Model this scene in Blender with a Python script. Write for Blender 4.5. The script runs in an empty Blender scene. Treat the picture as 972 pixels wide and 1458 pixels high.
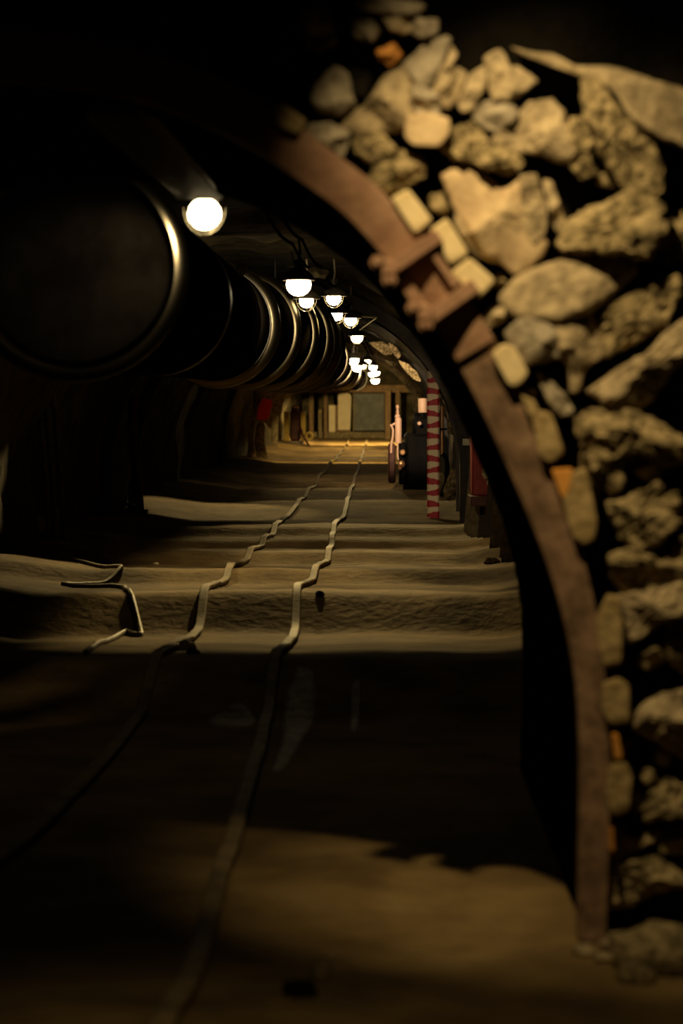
import bpy, math, random
from mathutils import Vector, noise
random.seed(7)
S = bpy.context.scene
C = S.collection
F = 85/36*1458.0
H = 1.4
HY = 568.0
def P(px, py, Y):
    return Vector(((px-486)/F*Y, Y, H-(py-HY)/F*Y))
def lat(l, Y, z):          # lateral offset measured from the tunnel's own axis direction
    return Vector((l+0.0215*Y, Y, z))
KN = [(0,0),(10.2,-.10),(11.5,-.13),(12.45,.06),(14.8,-.08),(15.4,-.105),(15.95,.125),(18.05,.015),(18.4,.105),(20.35,.01),(20.65,.09),(22.2,.02),(22.45,.09),
      (24.35,.01),(24.65,.09),(28.2,.0),(28.7,.02),(30.7,.10),(32.5,.05),(33.6,.12),(36.5,.06),(38.5,.14),(44,.07),(47,.14),(52,.08),(52.7,.15),(56.6,.08),(57.3,.15),
      (62,.08),(62.7,.15),(68,.09),(69,.15),(90,.1)]
def kz(Y):
    if Y <= 0: return 0
    for a, b in zip(KN, KN[1:]):
        if Y <= b[0]: return a[1]+(b[1]-a[1])*(Y-a[0])/(b[0]-a[0])
    return 0
def fh(x, Y):
    w = .35*noise.noise(Vector((x*.55, 3.1, Y*.02)))
    z = sum(kz(Y+w+d) for d in (-.08,-.04,0,.04,.08))/5
    near = max(0, min(1, (9.5-Y)/2))
    z += near*.05*noise.noise(Vector((x*1.3, Y*1.0, 5)))
    z += .012*noise.noise(Vector((x*2.2, Y*1.4, 1)))+.006*noise.noise(Vector((x*7, Y*4, 2)))
    l = x-.0215*Y
    z += .10*max(0, min(1, (l-.65)/.6))*(1 if Y > 9.5 else 0)+.12*max(0, min(1, (-2.3-l)/.8))
    return z

# ------------------------------------------------------------------ helpers
class MB:
    def __init__(s): s.v=[]; s.f=[]; s.mi=[]
    def add(s, v, f, m=0):
        o=len(s.v); s.v+= [Vector(p) for p in v]; s.f+=[[i+o for i in q] for q in f]; s.mi+=[m]*len(f)
        return s
    def box(s, c, d, rz=0, m=0, bev=0):
        c=Vector(c); hx,hy,hz=[a/2 for a in d]; b=min(bev,hx*.9,hy*.9,hz*.9)
        if b<=0: b=min(hx,hy,hz)*.12
        # chamfered box: convex points
        v=[];idx={}
        for sx in(-1,1):
            for sy in(-1,1):
                for sz in(-1,1):
                    for k in range(3):
                        q=[sx*hx,sy*hy,sz*hz]
                        for j in range(3):
                            if j!=k: q[j]-= (sx,sy,sz)[j]*b
                        idx[(sx,sy,sz,k)]=len(v); v.append(q)
        f=[]
        for k in range(3):
            a,bb=[j for j in range(3) if j!=k]
            for sg in(-1,1):
                q=[]
                for (u,w) in((-1,-1),(1,-1),(1,1),(-1,1)):
                    t=[0,0,0];t[k]=sg;t[a]=u;t[bb]=w;q.append(idx[(t[0],t[1],t[2],k)])
                f.append(q)
            for u in(-1,1):
                for w in(-1,1):
                    t=[0,0,0];t[a]=u;t[bb]=w
                    t[k]=-1;q1=tuple(t);t[k]=1;q2=tuple(t)
                    f.append([idx[q1+(a,)],idx[q2+(a,)],idx[q2+(bb,)],idx[q1+(bb,)]])
        for sx in(-1,1):
            for sy in(-1,1):
                for sz in(-1,1): f.append([idx[(sx,sy,sz,k)] for k in range(3)])
        cs,sn=math.cos(rz),math.sin(rz)
        v=[(c.x+p[0]*cs-p[1]*sn,c.y+p[0]*sn+p[1]*cs,c.z+p[2]) for p in v]
        return s.add(v,f,m)
    def tube(s, pts, r, n=10, m=0, cap=True, squash=None):
        pts=[Vector(p) for p in pts]; rs=r if isinstance(r,(list,tuple)) else [r]*len(pts)
        v=[];f=[]
        up=None
        for i,p in enumerate(pts):
            t=(pts[min(i+1,len(pts)-1)]-pts[max(i-1,0)]).normalized()
            if up is None:
                up=Vector((0,0,1)) if abs(t.z)<.9 else Vector((0,1,0))
            a=t.cross(up).normalized(); b=a.cross(t).normalized(); up=b
            for k in range(n):
                w=2*math.pi*k/n
                v.append(p+a*math.cos(w)*rs[i]+b*math.sin(w)*rs[i])
        for i in range(len(pts)-1):
            for k in range(n):
                k2=(k+1)%n
                f.append([i*n+k,i*n+k2,(i+1)*n+k2,(i+1)*n+k])
        if cap:
            f.append(list(range(n))[::-1]); f.append([(len(pts)-1)*n+k for k in range(n)])
        return s.add(v,f,m)
    def lathe(s, c, prof, n=20, m=0, axis='z'):
        c=Vector(c); v=[];f=[]
        for (r,h) in prof:
            for k in range(n):
                w=2*math.pi*k/n; r_=max(r,1e-4)
                q=(r_*math.cos(w),r_*math.sin(w),h)
                if axis=='y': q=(q[0],q[2],q[1])
                if axis=='x': q=(q[2],q[0],q[1])
                v.append(c+Vector(q))
        for i in range(len(prof)-1):
            for k in range(n):
                k2=(k+1)%n; f.append([i*n+k,i*n+k2,(i+1)*n+k2,(i+1)*n+k])
        f.append(list(range(n))[::-1]); f.append([(len(prof)-1)*n+k for k in range(n)])
        return s.add(v,f,m)
    def sweep(s, frames, sec, m=0, closed=True):
        """frames: list of (origin, U, V) ; sec: list of (u,v)"""
        v=[];f=[];n=len(sec)
        for o,U,V in frames:
            for a,b in sec: v.append(o+U*a+V*b)
        for i in range(len(frames)-1):
            for k in range(n):
                k2=(k+1)%n
                f.append([i*n+k,i*n+k2,(i+1)*n+k2,(i+1)*n+k])
        f.append(list(range(n))[::-1]); f.append([(len(frames)-1)*n+k for k in range(n)])
        return s.add(v,f,m)
    def build(s, name, mat, parent=None, smooth=True, org=None, angle=40):
        me=bpy.data.meshes.new(name)
        o=bpy.data.objects.new(name,me); C.objects.link(o)
        if parent is not None:
            org=Vector(parent['_o'])
        elif org is None:
            org=Vector((0,0,0))
        else: org=Vector(org)
        me.from_pydata([tuple(p-org) for p in s.v],[],s.f); me.validate()
        for mm in (mat if isinstance(mat,(list,tuple)) else [mat]): me.materials.append(mm)
        if len(me.polygons)==len(s.mi):
            me.polygons.foreach_set('material_index',s.mi)
        import bmesh
        bm=bmesh.new(); bm.from_mesh(me); bmesh.ops.recalc_face_normals(bm,faces=bm.faces[:]); bm.to_mesh(me); bm.free()
        if smooth:
            me.polygons.foreach_set('use_smooth',[True]*len(me.polygons))
            me.set_sharp_from_angle(angle=math.radians(angle))
        if parent is not None: o.parent=parent; o['_o']=tuple(org)
        else: o.location=org; o['_o']=tuple(org)
        return o
def tag(o, label, cat, group=None, kind=None):
    o['label']=label; o['category']=cat
    if group: o['group']=group
    if kind: o['kind']=kind
    return o
def struct(o): o['kind']='structure'; return o
def thing(name, loc, label, cat, group=None):
    o=bpy.data.objects.new(name,None); C.objects.link(o); o.location=loc; o['_o']=tuple(loc); o.empty_display_size=.1
    return tag(o,label,cat,group)

def mat(name, c1, c2=None, scale=6, rough=.8, bump=0, bscale=None, metal=0, spec=.5, detail=6, c3=None, pos=(.4,.6), coat=0):
    m=bpy.data.materials.new(name); m.use_nodes=True; nt=m.node_tree; b=nt.nodes['Principled BSDF']
    b.inputs['Roughness'].default_value=rough; b.inputs['Metallic'].default_value=metal
    b.inputs['Specular IOR Level'].default_value=spec
    if coat: b.inputs['Coat Weight'].default_value=coat
    tc=nt.nodes.new('ShaderNodeTexCoord')
    if c2:
        n=nt.nodes.new('ShaderNodeTexNoise'); n.inputs['Scale'].default_value=scale; n.inputs['Detail'].default_value=detail
        n.inputs['Roughness'].default_value=.62
        nt.links.new(tc.outputs['Object'],n.inputs['Vector'])
        r=nt.nodes.new('ShaderNodeValToRGB'); r.color_ramp.elements[0].position=pos[0]; r.color_ramp.elements[1].position=pos[1]
        r.color_ramp.elements[0].color=(*c1,1); r.color_ramp.elements[1].color=(*c2,1)
        if c3:
            e=r.color_ramp.elements.new(pos[1]+.12); e.color=(*c3,1)
        nt.links.new(n.outputs['Fac'],r.inputs['Fac']); nt.links.new(r.outputs['Color'],b.inputs['Base Color'])
    else: b.inputs['Base Color'].default_value=(*c1,1)
    if bump:
        n2=nt.nodes.new('ShaderNodeTexNoise'); n2.inputs['Scale'].default_value=bscale or scale*4; n2.inputs['Detail'].default_value=8
        nt.links.new(tc.outputs['Object'],n2.inputs['Vector'])
        bp=nt.nodes.new('ShaderNodeBump'); bp.inputs['Strength'].default_value=1; bp.inputs['Distance'].default_value=bump
        nt.links.new(n2.outputs['Fac'],bp.inputs['Height']); nt.links.new(bp.outputs['Normal'],b.inputs['Normal'])
    return m
def emis(name, col, st):
    m=bpy.data.materials.new(name); m.use_nodes=True; b=m.node_tree.nodes['Principled BSDF']
    b.inputs['Base Color'].default_value=(.8,.8,.75,1)
    b.inputs['Emission Color'].default_value=(*col,1); b.inputs['Emission Strength'].default_value=st
    return m
M={}
M['dirt']=mat('floor_dirt',(.16,.10,.035),(.29,.19,.070),scale=2.2,rough=.9,bump=.012,bscale=14,spec=.2,c3=(.36,.25,.11))
M['rock']=mat('rock_tan',(.22,.165,.088),(.44,.335,.18),scale=16,rough=.9,bump=.014,bscale=34,spec=.2)
M['rockgrey']=mat('rock_grey',(.20,.16,.10),(.34,.28,.18),scale=12,rough=.9,bump=.010,bscale=40,spec=.2)
M['rockrough']=mat('rock_crumbly',(.12,.09,.04),(.40,.30,.145),scale=22,rough=.95,bump=.02,bscale=48,spec=.1)
M['rockwarm']=mat('rock_warm',(.36,.25,.13),(.52,.38,.20),scale=9,rough=.9,bump=.006,bscale=30,spec=.2)
M['rockorange']=mat('rock_orange',(.35,.13,.02),(.55,.24,.05),scale=14,rough=.9,bump=.006,bscale=40,spec=.2)
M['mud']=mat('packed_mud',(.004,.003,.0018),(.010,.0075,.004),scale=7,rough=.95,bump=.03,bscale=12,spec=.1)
M['black']=mat('unlit_black',(.0015,.0012,.001),(.003,.0025,.002),scale=5,rough=1,spec=0)  # near-black base puts the shade of the unlit passage into its colour
M['vault']=mat('vault_rock',(.035,.028,.014),(.10,.078,.036),scale=3,rough=.9,bump=.05,bscale=5,spec=.2)
M['wood']=mat('pale_wood_block',(.52,.39,.18),(.66,.51,.26),scale=8,rough=.8,bump=.003,bscale=40,spec=.2)
M['woodold']=mat('dusty_wood_block',(.26,.18,.07),(.42,.30,.13),scale=16,rough=.9,bump=.008,bscale=40,spec=.2)
M['orange']=mat('orange_wood',(.5,.19,.02),(.6,.27,.05),scale=8,rough=.8,spec=.2)
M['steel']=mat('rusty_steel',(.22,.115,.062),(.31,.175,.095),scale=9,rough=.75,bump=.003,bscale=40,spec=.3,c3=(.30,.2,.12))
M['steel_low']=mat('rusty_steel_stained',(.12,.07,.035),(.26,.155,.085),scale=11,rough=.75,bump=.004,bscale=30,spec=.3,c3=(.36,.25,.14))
M['rib']=mat('dark_arch_steel',(.014,.010,.007),(.034,.024,.015),scale=8,rough=.7,bump=.003,bscale=30)
M['duct']=mat('black_duct_fabric',(.0015,.0012,.001),(.003,.0025,.002),scale=3,rough=1,spec=.0)
M['shoulder']=mat('glossy_duct_hoop',(.14,.12,.08),rough=.31,metal=1)
M['hoop']=mat('duct_hoop',(.02,.018,.014),rough=.35)
M['hood']=mat('lamp_hood_metal',(.05,.045,.035),(.12,.10,.07),scale=20,rough=.5,metal=.6)
M['wire']=mat('lamp_guard_wire',(.35,.30,.2),rough=.4,metal=.8)
M['cable']=mat('dusty_cable',(.10,.08,.05),(.22,.17,.10),scale=30,rough=.6,bump=.002,bscale=90)
M['rail']=mat('worn_rail_steel',(.16,.11,.045),(.30,.21,.09),scale=7,rough=.7,bump=.002,bscale=40,spec=.3)
M['plank']=mat('lagging_plank',(.10,.075,.035),(.22,.165,.075),scale=9,rough=.85,bump=.004,bscale=30)
M['plankdark']=mat('dark_plank',(.03,.018,.01),(.05,.03,.015),scale=9,rough=.85)
M['red']=mat('dull_red_paint',(.20,.014,.010),(.28,.024,.014),scale=5,rough=.6)
M['redbright']=mat('red_sign_paint',(.75,.02,.02),(.8,.03,.03),scale=5,rough=.6)
M['cloth']=mat('pale_cloth',(.38,.29,.14),(.5,.4,.2),scale=14,rough=.9,bump=.004,bscale=40)
M['white']=mat('cream_panel',(.62,.50,.30),(.70,.58,.36),scale=4,rough=.7)
M['yellow']=mat('yellow_paint',(.50,.33,.05),(.62,.42,.08),scale=6,rough=.6)
M['darkmetal']=mat('dark_machine_metal',(.002,.0018,.0015),(.005,.004,.003),scale=9,rough=.7,spec=.1)
M['darkred']=mat('dark_red_metal',(.06,.014,.01),(.10,.03,.016),scale=9,rough=.6)
M['pink']=mat('pale_painted_metal',(.78,.48,.32),(.85,.56,.38),scale=6,rough=.5)
M['brass']=mat('brass_fitting',(.55,.30,.14),rough=.35,metal=.7)
M['board']=mat('grey_board',(.065,.068,.052),(.12,.12,.09),scale=3,rough=.6,bump=.01,bscale=3)
M['timber']=mat('brown_timber',(.13,.075,.03),(.20,.12,.05),scale=5,rough=.8)
M['tagw']=mat('white_tag',(.6,.55,.4),(.7,.64,.48),scale=12,rough=.6)
M['hose']=mat('floor_hose',(.14,.105,.05),(.22,.165,.08),scale=18,rough=.6)
M['wet']=mat('wet_mud',(.10,.08,.05),(.22,.18,.12),scale=9,rough=.62,bump=.012,bscale=14,spec=.35)

# ------------------------------------------------------------------ floor
def floor():
    ys=[]; y=1.0
    while y<92:
        ys.append(y); y+= .05 if y<26 else (.09 if y<45 else .2)
    ls=[-3.6+i*.11 for i in range(61)]
    v=[];f=[];n=len(ls)
    for y in ys:
        for l in ls:
            x=l+.0215*y; v.append((x,y,fh(x,y)))
    for i in range(len(ys)-1):
        for k in range(n-1): f.append([i*n+k,i*n+k+1,(i+1)*n+k+1,(i+1)*n+k])
    b=MB().add(v,f); o=b.build('floor',M['dirt'],angle=180); struct(o)
floor()

# ------------------------------------------------------------------ foreground arch curve
INN=[(-50,113),(60,118),(150,132),(235,154),(310,186),(370,217),(430,258),(490,303),(545,362),(590,420),(625,468),(660,530),(695,600),(735,690),(770,775),(795,850),(814,930),(824,1000),(828,1100),(827,1200),(824,1340)]
OUT=[(-50,42),(75,48),(170,64),(262,90),(348,128),(408,168),(470,214),(532,262),(590,325),(632,378),(672,432),(712,500),(745,570),(782,660),(815,745),(838,825),(855,915),(864,1000),(868,1100),(866,1200),(862,1340)]
INN=[(a,b) for a,b in INN]
YA=6.5
def cat(pts, n=6):
    out=[]
    for i in range(len(pts)-1):
        p0=Vector(pts[max(i-1,0)]);p1=Vector(pts[i]);p2=Vector(pts[i+1]);p3=Vector(pts[min(i+2,len(pts)-1)])
        for k in range(n):
            t=k/n
            out.append(.5*((2*p1)+(p2-p0)*t+(2*p0-5*p1+4*p2-p3)*t*t+(3*p1-p0-3*p2+p3)*t**3))
    out.append(Vector(pts[-1])); return out
inn=[P(a,b,YA) for a,b in INN]; out_=[P(a,b,YA) for a,b in OUT]
inn=cat(inn,4); out_=cat(out_,4)
cx=P(-50,0,YA).x
def full(lst):
    L=[Vector((2*cx-p.x,p.y,p.z)) for p in lst[1:]][::-1]
    return L+lst
innF=full(inn); outF=full(out_)
SEC=[(0,.028),(0,.092),(.72,.118),(.76,.135),(1.0,.142),(1.0,.126),(.82,.118),(.80,.104),(.12,.082),(.12,.038),(.80,.022),(.82,.016),(1.0,.014),(1.0,-.004),(.80,-.002),(.40,.012)]
def arch_piece(i0,i1,dy=0,sc=1.0,du=0):
    b=MB(); fr=[]
    for k in range(i0,i1):
        U=(outF[k]-innF[k]); fr.append((innF[k]+U*du+Vector((0,dy,0)),U*sc,Vector((0,1,0))))
    return b.sweep(fr,SEC)
base=len(inn)-1
arch=thing('steel_arch',(P(845,1320,YA)),'rust-brown channel steel support arch with two bolted clamps, in front of the rubble wall','support arch')
kj=base+4*8+2   # joint
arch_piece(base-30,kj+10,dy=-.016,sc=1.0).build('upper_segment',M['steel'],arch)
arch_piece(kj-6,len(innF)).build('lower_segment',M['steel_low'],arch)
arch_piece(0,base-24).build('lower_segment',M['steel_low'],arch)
def clamp(pa,pb,nut):
    A=P(*pa,YA-.055);B=P(*pb,YA-.055)
    d=(B-A).normalized(); nrm=Vector((-d.z,0,d.x))
    b=MB(); fr=[(A-d*.02,nrm,Vector((0,1,0))),(B+d*.02,nrm,Vector((0,1,0)))]
    b.sweep(fr,[(-.016,-.01),(.016,-.01),(.02,.01),(.02,.05),(-.02,.05),(-.02,.01)])
    c=b.build('clamp',M['steel'],arch)
    Nn=P(*nut,YA-.06)
    b=MB(); 
    # rounded cleat + bolt stub and hexagonal nuts
    b.lathe(Nn+Vector((0,.03,0)),[(.022,-.05),(.028,-.045),(.03,-.02),(.03,.05),(.02,.06)],n=12,axis='y')
    b.build('cleat',M['steel'],c)
    for sgn in(-1,1):
        q=Nn+nrm*sgn*.028-d*.012
        b=MB(); b.lathe(q,[(.010,-.045),(.012,-.04),(.012,-.02),(.021,-.02),(.021,0.02),(.012,.02),(.012,.06)],n=6,axis='y')
        b.build('nut',M['steel'],c)
clamp((552,385),(616,341),(551,383))
clamp((612,452),(668,412),(602,447))
# protruding plate tongue on the inner edge between the clamps
b=MB(); t=[P(566,402,YA-.02),P(582,396,YA-.02),P(618,448,YA-.02),P(600,452,YA-.02)]
b.add([p for p in t]+[p+Vector((0,.012,0)) for p in t],[[0,1,2,3],[7,6,5,4],[0,4,5,1],[1,5,6,2],[2,6,7,3],[3,7,4,0]])
b.build('tongue_plate',M['steel'],arch)
# groove strip (lip of the nested channel) between the clamps
b=MB(); t=[P(606,352,YA-.045),P(616,350,YA-.045),P(654,404,YA-.045),P(644,408,YA-.045)]
b.add([p for p in t]+[p+Vector((0,.03,0)) for p in t],[[0,1,2,3],[7,6,5,4],[0,4,5,1],[1,5,6,2],[2,6,7,3],[3,7,4,0]])
b.build('channel_lip',M['steel'],arch)

# ------------------------------------------------------------------ front wall with the arch hole, chamber around camera
def front_wall():
    b=MB(); v=[];f=[]
    rings=14; n=len(outF)
    for k in range(n):
        p=outF[k]; c=Vector((cx,YA,.7)); d=(p-c); 
        if k in (0,n-1): d=Vector((math.copysign(1,d.x),0,0))
        d.y=0; d.normalize()
        for r in range(rings+1):
            q=p-d*.02+d*(2.6*(r/rings)**1.3); 
            if q.z<-.2: q.z=-.2
            yy=YA+.17+.10*noise.noise(Vector((q.x*3,0,q.z*3)))+.05*noise.noise(Vector((q.x*9,4,q.z*9)))
            if r==0: yy=YA+.14
            v.append((q.x,yy,q.z))
    for k in range(n-1):
        for r in range(rings):
            a=k*(rings+1)+r; f.append([a,a+1,a+rings+2,a+rings+1])
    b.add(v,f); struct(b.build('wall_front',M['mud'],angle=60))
front_wall()
def passage():
    b=MB(); v=[];f=[];n=len(innF); K=12
    for j in range(K+1):
        Y=YA+.13+(9.5-YA-.13)*j/K; u=.35*(1-j/K)
        for k in range(n):
            p=innF[k].lerp(outF[k],u); v.append((p.x+.0215*(Y-YA)+.01*noise.noise(Vector((k*.9,Y*4,0))),Y,p.z))
    for j in range(K):
        for k in range(n-1):
            a=j*n+k; f.append([a,a+1,a+n+1,a+n])
    # end cap towards the wider tunnel
    o=len(v)
    for k in range(n):
        p=innF[k]; d=Vector((p.x-cx,0,p.z-.6)); d.normalize(); q=p+d*1.2; v.append((q.x+.065,9.5,max(q.z,-.3)))
    for k in range(n-1): f.append([K*n+k,K*n+k+1,o+k+1,o+k])
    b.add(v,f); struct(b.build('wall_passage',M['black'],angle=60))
passage()
# near chamber shell (behind and beside the camera)
b=MB(); v=[];f=[]
for i in range(31):
    Y=-1.5+8.2*i/30
    pr=[(2.0,-.3),(2.05,1.4),(1.95,2.6),(1.2,3.5),(0,3.75),(-1.2,3.8),(-2.4,3.6),(-3.3,2.7),(-3.5,1.4),(-3.5,-.3)]
    for (a,z) in pr: v.append((a+.08*noise.noise(Vector((a,Y,z))),Y,z+.08*noise.noise(Vector((z,Y*2,a)))))
n=10
for i in range(30):
    for k in range(n-1): f.append([i*n+k,i*n+k+1,(i+1)*n+k+1,(i+1)*n+k])
f.append(list(range(n)))
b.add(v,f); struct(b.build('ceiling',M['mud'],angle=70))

# ------------------------------------------------------------------ tunnel vault
CL=-1.15; CZ=.65
def vault():
    v=[];f=[];ys=[]; y=9.5
    while y<80.5: ys.append(y); y+=.35
    n=44
    for Y in ys:
        r=2.02
        rr=r+ .26*max(0,min(1,(24.8-Y)/1.5))
        for k in range(n):
            if k<6: l=1.0;a=0;z=-.3+(CZ+.3)*k/6; side=1; px_,pz=1,z
            if k<6: P_=(rr,z)
            elif k>=n-6: P_=(-r,-.3+(CZ+.3)*(n-1-k)/6)
            else:
                w=math.pi*(k-6)/(n-13); q=rr if w<math.pi/2 else r
                q=r+(rr-r)*max(0,math.cos(w)); P_=(q*math.cos(w),CZ+q*math.sin(w))
            L=CL+P_[0]; z=P_[1]
            nn=noise.noise(Vector((L*1.5,Y*.9,z*1.5)))*.13+noise.noise(Vector((L*4,Y*3,z*4)))*.06
            dx=P_[0]; dz=max(0,z-CZ); dl=math.hypot(dx,dz) or 1
            p=lat(L+nn*dx/dl,Y,z+nn*dz/dl); v.append(p)
    for i in range(len(ys)-1):
        for k in range(n-1): f.append([i*n+k,i*n+k+1,(i+1)*n+k+1,(i+1)*n+k])
    b=MB().add(v,f); struct(b.build('wall_tunnel',M['vault'],angle=50))
vault()
b=MB(); b.box(lat(-1.15,81,1.2),(4.8,.3,3.6)); struct(b.build('wall_end',M['vault']))

# steel ribs further down
def rib(Y,label,rr=1.9,right=None,mt='rib',group=None,wd=.13):
    t=thing('steel_rib',lat(CL+rr,Y,0),label,'support arch',group)
    pts=[]
    for k in range(5): pts.append((rr,-.05+(CZ+.05)*k/5))
    for k in range(33):
        w=math.pi*k/32; pts.append((rr*math.cos(w),CZ+rr*math.sin(w)))
    for k in range(1,6): pts.append((-rr,CZ-(CZ+.05)*k/5))
    fr=[]
    for (a,z) in pts:
        d=Vector((a,0,max(0,z-CZ))).normalized()
        fr.append((lat(CL+a,Y,z),d*wd,Vector((0,1,0))))
    h=len(fr)//2+1
    MB().sweep(fr[:h+2],SEC).build('right_segment',M[mt],t)
    MB().sweep(fr[h-2:],[(u-.05,v_+.02) for u,v_ in SEC]).build('left_segment',M[mt],t)
    return t
r2=rib(25.8,'dark steel arch with a small white tag, right of the striped post',rr=1.86)
c=P(664,629.5,25.72); b=MB(); b.box(c,(.085,.012,.07),bev=.003); b.build('tag',M['tagw'],r2)['label']='small white paper tag'
rib(28.9,'dark steel arch whose left foot stands on the lit floor strip at left',rr=1.9)
rib(36.5,'steel arch over the dark drilling machine',rr=1.92)
rib(44,'steel arch just beyond the dark drilling machine',rr=1.92)
rib(52,'pale steel arch in the far bend near the red sign',rr=1.86,mt='plank')
rib(62,'pale steel arch nearest the far end wall',rr=1.82,mt='plank')

# ------------------------------------------------------------------ traced stones
def stone(name,poly,mt,label,cat='rock',group=None,Yf=6.5,thick=.22,dome=.06,rough=1.0,facet=5,flat=False,seed=None):
    rnd=random.Random(seed if seed is not None else int(poly[0][0]*31+poly[0][1]))
    n0=len(poly); pts=[]
    if not flat and Yf<7:
        g0=(sum(p[0] for p in poly)/n0,sum(p[1] for p in poly)/n0)
        poly=[(g0[0]+(p[0]-g0[0])*1.085,g0[1]+(p[1]-g0[1])*1.085) for p in poly]
    per=sum(math.dist(poly[i],poly[(i+1)%n0]) for i in range(n0))
    NP=max(28,min(64,int(per/5)))
    # resample, lightly rounded corners
    cum=[0]
    for i in range(n0): cum.append(cum[-1]+math.dist(poly[i],poly[(i+1)%n0]))
    for k in range(NP):
        d=per*k/NP; i=0
        while cum[i+1]<=d and i<n0-1: i+=1
        t=(d-cum[i])/max(cum[i+1]-cum[i],1e-6); a=poly[i];b_=poly[(i+1)%n0]
        pts.append(Vector((a[0]+(b_[0]-a[0])*t,a[1]+(b_[1]-a[1])*t)))
    sm=1
    for _ in range(sm): pts=[(pts[i-1]+pts[i]*2+pts[(i+1)%NP])/4 for i in range(NP)]
    c=sum(pts,Vector((0,0)))/NP
    if not flat:
        pts=[p+(p-c).normalized()*(3.2*rough*noise.noise(Vector((p.x*.12,p.y*.12,seed or 1)))+1.6*rough*noise.noise(Vector((p.x*.35,p.y*.35,seed or 1)))) for p in pts]
    R=max((p-c).length for p in pts)
    sc=Yf/F
    planes=[(rnd.uniform(.5,1.05),rnd.uniform(-1.3,1.3),rnd.uniform(-1.3,1.3)) for _ in range(facet)]
    prof=[(1,.0),(1.01,-.12),(.995,.35),(.965,.62),(.92,.82),(.86,.93),(.77,1),(.66,1),(.54,1),(.42,1.0),(.30,1),(.18,1.0),(.07,1)] if not flat else \
         [(1,0),(1.0,.6),(.99,.85),(.95,.97),(.88,1.0),(.7,1.0),(.5,1),(.3,1),(.13,1)]
    if not flat: prof=[prof[1]]+prof[2:]
    v=[];f=[]
    def vert(p,dep):
        return P(p.x,p.y,Yf-dep)*1.0
    def disp(p,s):
        q=Vector((p.x*.03,p.y*.03,rnd_off)); d=.5*noise.noise(q*1.0)+.35*abs(noise.noise(q*2.3))+.26*noise.noise(q*4.5)+.2*noise.noise(q*9)
        return d*s
    rnd_off=rnd.uniform(0,50); dk=(.024*rough if rough>=1.1 else .020*rough)
    # back ring
    rings=[]
    for (s_,dp) in [(.55,None),(.9,None)]:
        rings.append([P(c.x+(p.x-c.x)*s_,c.y+(p.y-c.y)*s_,Yf+ (thick if s_<.8 else thick*.6)) for p in pts])
    for (s_,h) in prof:
        ring=[]
        for p in pts:
            q=c+(p-c)*s_
            if flat: dep=dome*h
            else:
                u=(q-c)/R
                m_=min([1.0]+[a+bb*u.x+cc*u.y for a,bb,cc in planes])
                dep=dome*h*max(.15,m_)+disp(q,dk)*(1 if h>.2 else .3)
            X=P(q.x,q.y,Yf); X.y-=dep
            # keep screen outline while moving toward camera
            kx=X.y/Yf; X.x*=kx; X.z=H+(X.z-H)*kx
            ring.append(X)
        rings.append(ring)
    for r in rings: v+=r
    for j in range(len(rings)-1):
        for k in range(NP):
            k2=(k+1)%NP; f.append([j*NP+k,j*NP+k2,(j+1)*NP+k2,(j+1)*NP+k])
    cb=len(v); v.append(sum(rings[0],Vector())/NP); v.append(sum(rings[-1],Vector())/NP)
    for k in range(NP):
        k2=(k+1)%NP; f.append([k2,k,cb]); f.append([(len(rings)-1)*NP+k,(len(rings)-1)*NP+k2,cb+1])
    b=MB().add(v,f); org=P(c.x,c.y,Yf)
    return tag(b.build(name,M[mt],org=org,angle=38 if not flat else 50),label,cat,group)
RK='rubble stones packed around the steel arch'
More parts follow.
